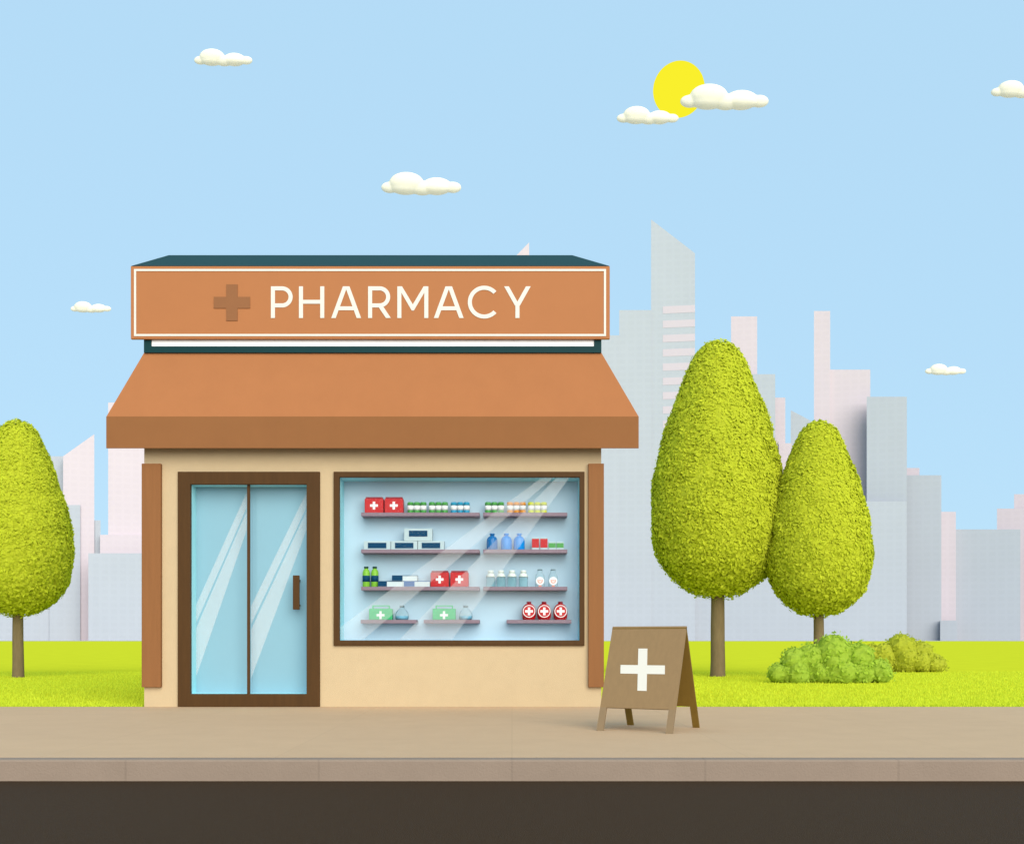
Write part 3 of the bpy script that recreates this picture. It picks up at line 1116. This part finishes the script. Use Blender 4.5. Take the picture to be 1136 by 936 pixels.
bush([(862.5, 746.3, 11), (882, 735, 17.6), (900, 731, 18), (924.5, 725, 22.8), (952, 731, 19.6), (974.5, 743.3, 13.8), (930, 738, 21), (906, 740, 19), (886, 743, 16), (951, 741, 18)], 757,
     'bush_green', 'wider fresh green bush standing in front, under the smaller tree', 31, 42)
bush([(968, 727.5, 14), (980, 727, 15), (1000, 720.3, 18.2), (1020, 725.6, 16), (1038.5, 734.8, 10.3), (1000, 731, 18), (1018, 733, 16), (980, 733, 15), (1028, 735, 12)], 745,
     'bush_olive', 'olive green bush partly hidden behind the fresh green bush', 41, 42)

# ------------------------------------------------------------------ grass
rng = np.random.default_rng(5)
N = 90000
yy = .03 + 13 * rng.random(N) ** 1.6
xx = (rng.random(N) * 2 - 1) * .5 * (D + yy) * 1.02
keep = ~((xx > XL - .03) & (xx < XR + .03) & (yy < DEEP + .03))
xx, yy = xx[keep], yy[keep]
n = len(xx)
hgt = rng.uniform(.018, .042, n)
ang = rng.uniform(0, math.pi, n)
wd = .006
dx, dy = np.cos(ang) * wd, np.sin(ang) * wd
lx, ly = rng.normal(size=n) * .012, rng.normal(size=n) * .012
v = np.stack([np.stack([xx - dx, yy - dy, 0 * xx], 1), np.stack([xx + dx, yy + dy, 0 * xx], 1),
              np.stack([xx + lx, yy + ly, hgt], 1)], 1).reshape(-1, 3)
go = np_mesh('grass', v, np.arange(3 * n).reshape(-1, 3), M['blade'])
go['kind'] = 'stuff'
go['label'] = 'short bright lime green lawn grass'
go['category'] = 'grass'

# ------------------------------------------------------------------ city skyline
CITY = [
    # x0, x1, top-left row, top-right row, tone, distance, label
    (640, 687, 372, 372, 'grey', 735, 'pale grey block just beside the sign, lower than its neighbour'),
    (687, 722.6, 344, 344, 'grey', 728, 'pale grey block between the sign and the slanted tower'),
    (722.3, 771, 243.5, 281, 'grey', 720, 'tallest pale grey tower with slanted top and pink bands'),
    (811, 840, 351, 351, 'pink', 800, 'flat-topped pale pink tower behind the top of the tallest tree'),
    (790, 860, 415, 415, 'grey', 730, 'pale grey block behind the tallest tree, in front of a pink tower'),
    (858, 871.2, 441, 441, 'pink', 780, 'narrow pale pink block between the two right-hand trees'),
    (864, 878, 491.5, 491.5, 'pink', 770, 'low pale pink block filling the gap above the smaller tree'),
    (877.3, 905, 455, 469.5, 'grey', 765, 'pale grey block with sloping top behind the smaller tree'),
    (903, 921, 345, 345, 'pink', 810, 'slim tall pale pink tower above the smaller tree'),
    (921, 965.5, 410, 410, 'pink', 800, 'broad pale pink block next to the slim pink tower'),
    (961.5, 1006, 440, 440, 'grey', 720, 'pale grey tower overlapping the broad pink block'),
    (1003, 1020, 519, 519, 'pink', 800, 'pale pink rooftop block peeping over a stepped grey block'),
    (1003, 1044.3, 527, 527, 'grey', 740, 'pale grey block stepping down from the grey tower'),
    (1042, 1060.4, 567.5, 567.5, 'pink', 738, 'narrow pale pink block between two pale grey blocks'),
    (1059.5, 1132, 587, 587, 'grey', 730, 'wide low pale grey block near the picture edge'),
    (1043, 1062, 688, 688, 'grey', 700, 'very low pale grey block at the foot of the narrow pink one'),
    (1106, 1180, 564, 564, 'pink', 790, 'pale pink block peeping over the wide low grey block'),
    (1125, 1190, 548, 548, 'pink', 810, 'taller pale pink block cut by the picture edge'),
    (700, 1006, 556, 556, 'grey', 700, 'long low pale grey block behind the two right-hand trees'),
    (30, 71, 506, 506, 'grey', 760, 'pale grey block half hidden by the crown of the lone tree'),
    (70, 104.6, 506, 481.5, 'pink', 750, 'pale pink block with sloping top beside the lone tree'),
    (55, 89, 560, 560, 'grey', 735, 'pale grey block in front of the sloping pink one'),
    (-40, 111.5, 577, 577, 'grey', 715, 'low wide pale grey block behind the lone tree trunk'),
    (120, 172, 446.5, 446.5, 'pink', 780, 'tall pale pink block half hidden by the edge of the awning'),
    (111, 160, 593, 593, 'pink', 760, 'low pale pink block between the lone tree and the pharmacy'),
    (98, 185, 613.5, 613.5, 'grey', 705, 'low pale grey block touching the pharmacy corner board'),
    (540, 587, 317, 269, 'pink', 790, 'pale pink tower whose pointed tip shows above the pharmacy roof'),
]
for x0, x1, ya, yb2, tone, dist, label in CITY:
    dist = 700 + (dist - 700) * .3
    c = (x0 + x1) / 2
    al = math.atan((c - VX) / F)
    # plan position: facade square to the line of sight
    px_, py_ = (c - VX) / F * dist, dist - D
    b = thing('office_tower', label, 'building', (px_, py_, 0), 'city buildings on the skyline')
    b.rotation_euler = (0, 0, -al)
    ca, sa = math.cos(al), math.sin(al)

    def loc_x(px):
        kx = (px - VX) / F      # ray x = kx * Y, meets facade plane
        tY = dist * (1 + ((c - VX) / F) ** 2) / (1 + kx * (c - VX) / F)
        X, Y = kx * tY, tY
        return (X - px_) * ca - (Y - dist) * sa, tY

    xa, da = loc_x(x0)
    xb, db = loc_x(x1)
    za, zb = CZ + (VY - ya) * da / F, CZ + (VY - yb2) * db / F
    MB().prism([(xa, 0), (xb, 0), (xb, zb), (xa, za)], 0, 8).build('tower_block', M[tone + '_block'], b)
    if x0 == 722.3:
        for i in range(9):
            p0, p1 = 340 + 15.83 * i, 348 + 15.83 * i
            q0, dq = loc_x(735.3)
            MB().box(q0, xb + .02, -.12, .0 + .5, CZ + (VY - p1) * dq / F, CZ + (VY - p0) * dq / F).build('pink_band', M['pink_band'], b)

# ------------------------------------------------------------------ clouds and sun
LOBES = [(-240, 0, 70, 42), (-112, 27, 132, 78), (-118, -14, 112, 45), (10, -10, 95, 52), (118, 10, 118, 64), (112, -17, 100, 42), (243, 0, 67, 42)]


def cloud(x0, x1, cy, dist, label, seed, first=[None]):
    w = (x1 - x0)
    s = dist / F
    pos = (((x0 + x1) / 2 - VX) * s, dist - D, CZ + (VY - cy) * s)
    sc = w / 620 * s
    if first[0] is None:
        mb = MB()
        for a, b, rx, rz in LOBES:
            mb.ellipsoid((a, (a % 7 - 3) * 4, b), (rx, rx * .55, rz), 32, 20)
        o = mb.build('cloud', M['cloud'])
        rm = o.modifiers.new('merge', 'REMESH')
        rm.mode = 'VOXEL'
        rm.voxel_size = 4.5
        rm.use_smooth_shade = True
        sm = o.modifiers.new('soften', 'SMOOTH')
        sm.factor = .5
        sm.iterations = 30
        first[0] = o
    else:
        o = first[0].copy()
        COLL.objects.link(o)
    o.location = pos
    o.scale = (sc, sc, sc)
    tag(o, label, 'cloud', 'small cream clouds')


cloud(215, 280, 66.8, 1500, 'small cream cloud near the top of the sky, highest of all', 1)
cloud(422.5, 512, 207.6, 1500, 'cream cloud in the open sky above the PHARMACY sign', 2)
cloud(754.5, 853.3, 112, 1500, 'largest cream cloud, covering the lower edge of the sun', 3)
cloud(684, 753.2, 131, 1450, 'smaller cream cloud just below the sun', 4)
cloud(1099.5, 1166, 102, 1500, 'cream cloud cut off by the picture edge', 5)
cloud(78, 123.2, 342.4, 1500, 'tiny cream cloud beside the end of the PHARMACY sign', 6)
cloud(1026.3, 1072, 411.6, 1500, 'tiny cream cloud low over the city skyline', 7)
sd = 4000.0
so = MB().ellipsoid((0, 0, 0), (28.4 * sd / F,) * 3, 48, 32).build('sun', M['sun'], None, (0, 0, 0))
so.location = ((753 - VX) * sd / F, sd - D, CZ + (VY - 99.6) * sd / F)
tag(so, 'round yellow sun disc high in the sky behind two clouds', 'sun')

# ------------------------------------------------------------------ light
SUN_EL, SUN_AZ = R(25), R(17)       # azimuth to the right of straight behind the camera
sl = bpy.data.lights.new('sun_light', 'SUN')
sl.energy = 1.5
sl.angle = R(60)
sl.color = (1.0, .92, .78)
lo = bpy.data.objects.new('sun_light', sl)
COLL.objects.link(lo)
to_sun = Vector((math.cos(SUN_EL) * math.sin(SUN_AZ), -math.cos(SUN_EL) * math.cos(SUN_AZ), math.sin(SUN_EL)))
lo.rotation_euler = to_sun.to_track_quat('Z', 'Y').to_euler()
lo.location = (10, -20, 20)

w = bpy.data.worlds.new('World')
SC.world = w
w.use_nodes = True
nt = w.node_tree
nt.nodes.clear()
wo = nt.nodes.new('ShaderNodeOutputWorld')
sky = nt.nodes.new('ShaderNodeTexSky')
sky.sky_type = 'NISHITA'
sky.sun_disc = False
sky.sun_elevation = SUN_EL
sky.sun_rotation = math.pi - SUN_AZ
bg1 = nt.nodes.new('ShaderNodeBackground')
bg1.inputs['Strength'].default_value = .06
nt.links.new(sky.outputs[0], bg1.inputs['Color'])
bg2 = nt.nodes.new('ShaderNodeBackground')      # even pale-blue daylight haze of the whole sky
bg2.inputs['Color'].default_value = (*lin(181, 220, 246), 1)
bg2.inputs['Strength'].default_value = 1.03 / GAIN
ms = nt.nodes.new('ShaderNodeMixShader')
ms.inputs[0].default_value = .93
nt.links.new(bg1.outputs[0], ms.inputs[1])
nt.links.new(bg2.outputs[0], ms.inputs[2])
nt.links.new(ms.outputs[0], wo.inputs['Surface'])

# ------------------------------------------------------------------ camera
cam = bpy.data.cameras.new('camera')
cam.sensor_fit = 'HORIZONTAL'
cam.sensor_width = 36
cam.lens = 36 * F / 1136
cam.shift_x = 0
cam.shift_y = (VY - 468) / 1136
cam.clip_start = .1
cam.clip_end = 30000
co = bpy.data.objects.new('camera', cam)
COLL.objects.link(co)
co.location = (0, -D, CZ)
co.rotation_euler = (R(90), 0, 0)
SC.camera = co

SC.view_settings.view_transform = 'Standard'
SC.view_settings.look = 'None'
SC.view_settings.gamma = 1
SC.view_settings.exposure = EXPOSURE
SC.render.engine = 'CYCLES'
SC.cycles.max_bounces = 8
SC.cycles.transparent_max_bounces = 16
SC.cycles.use_denoising = True
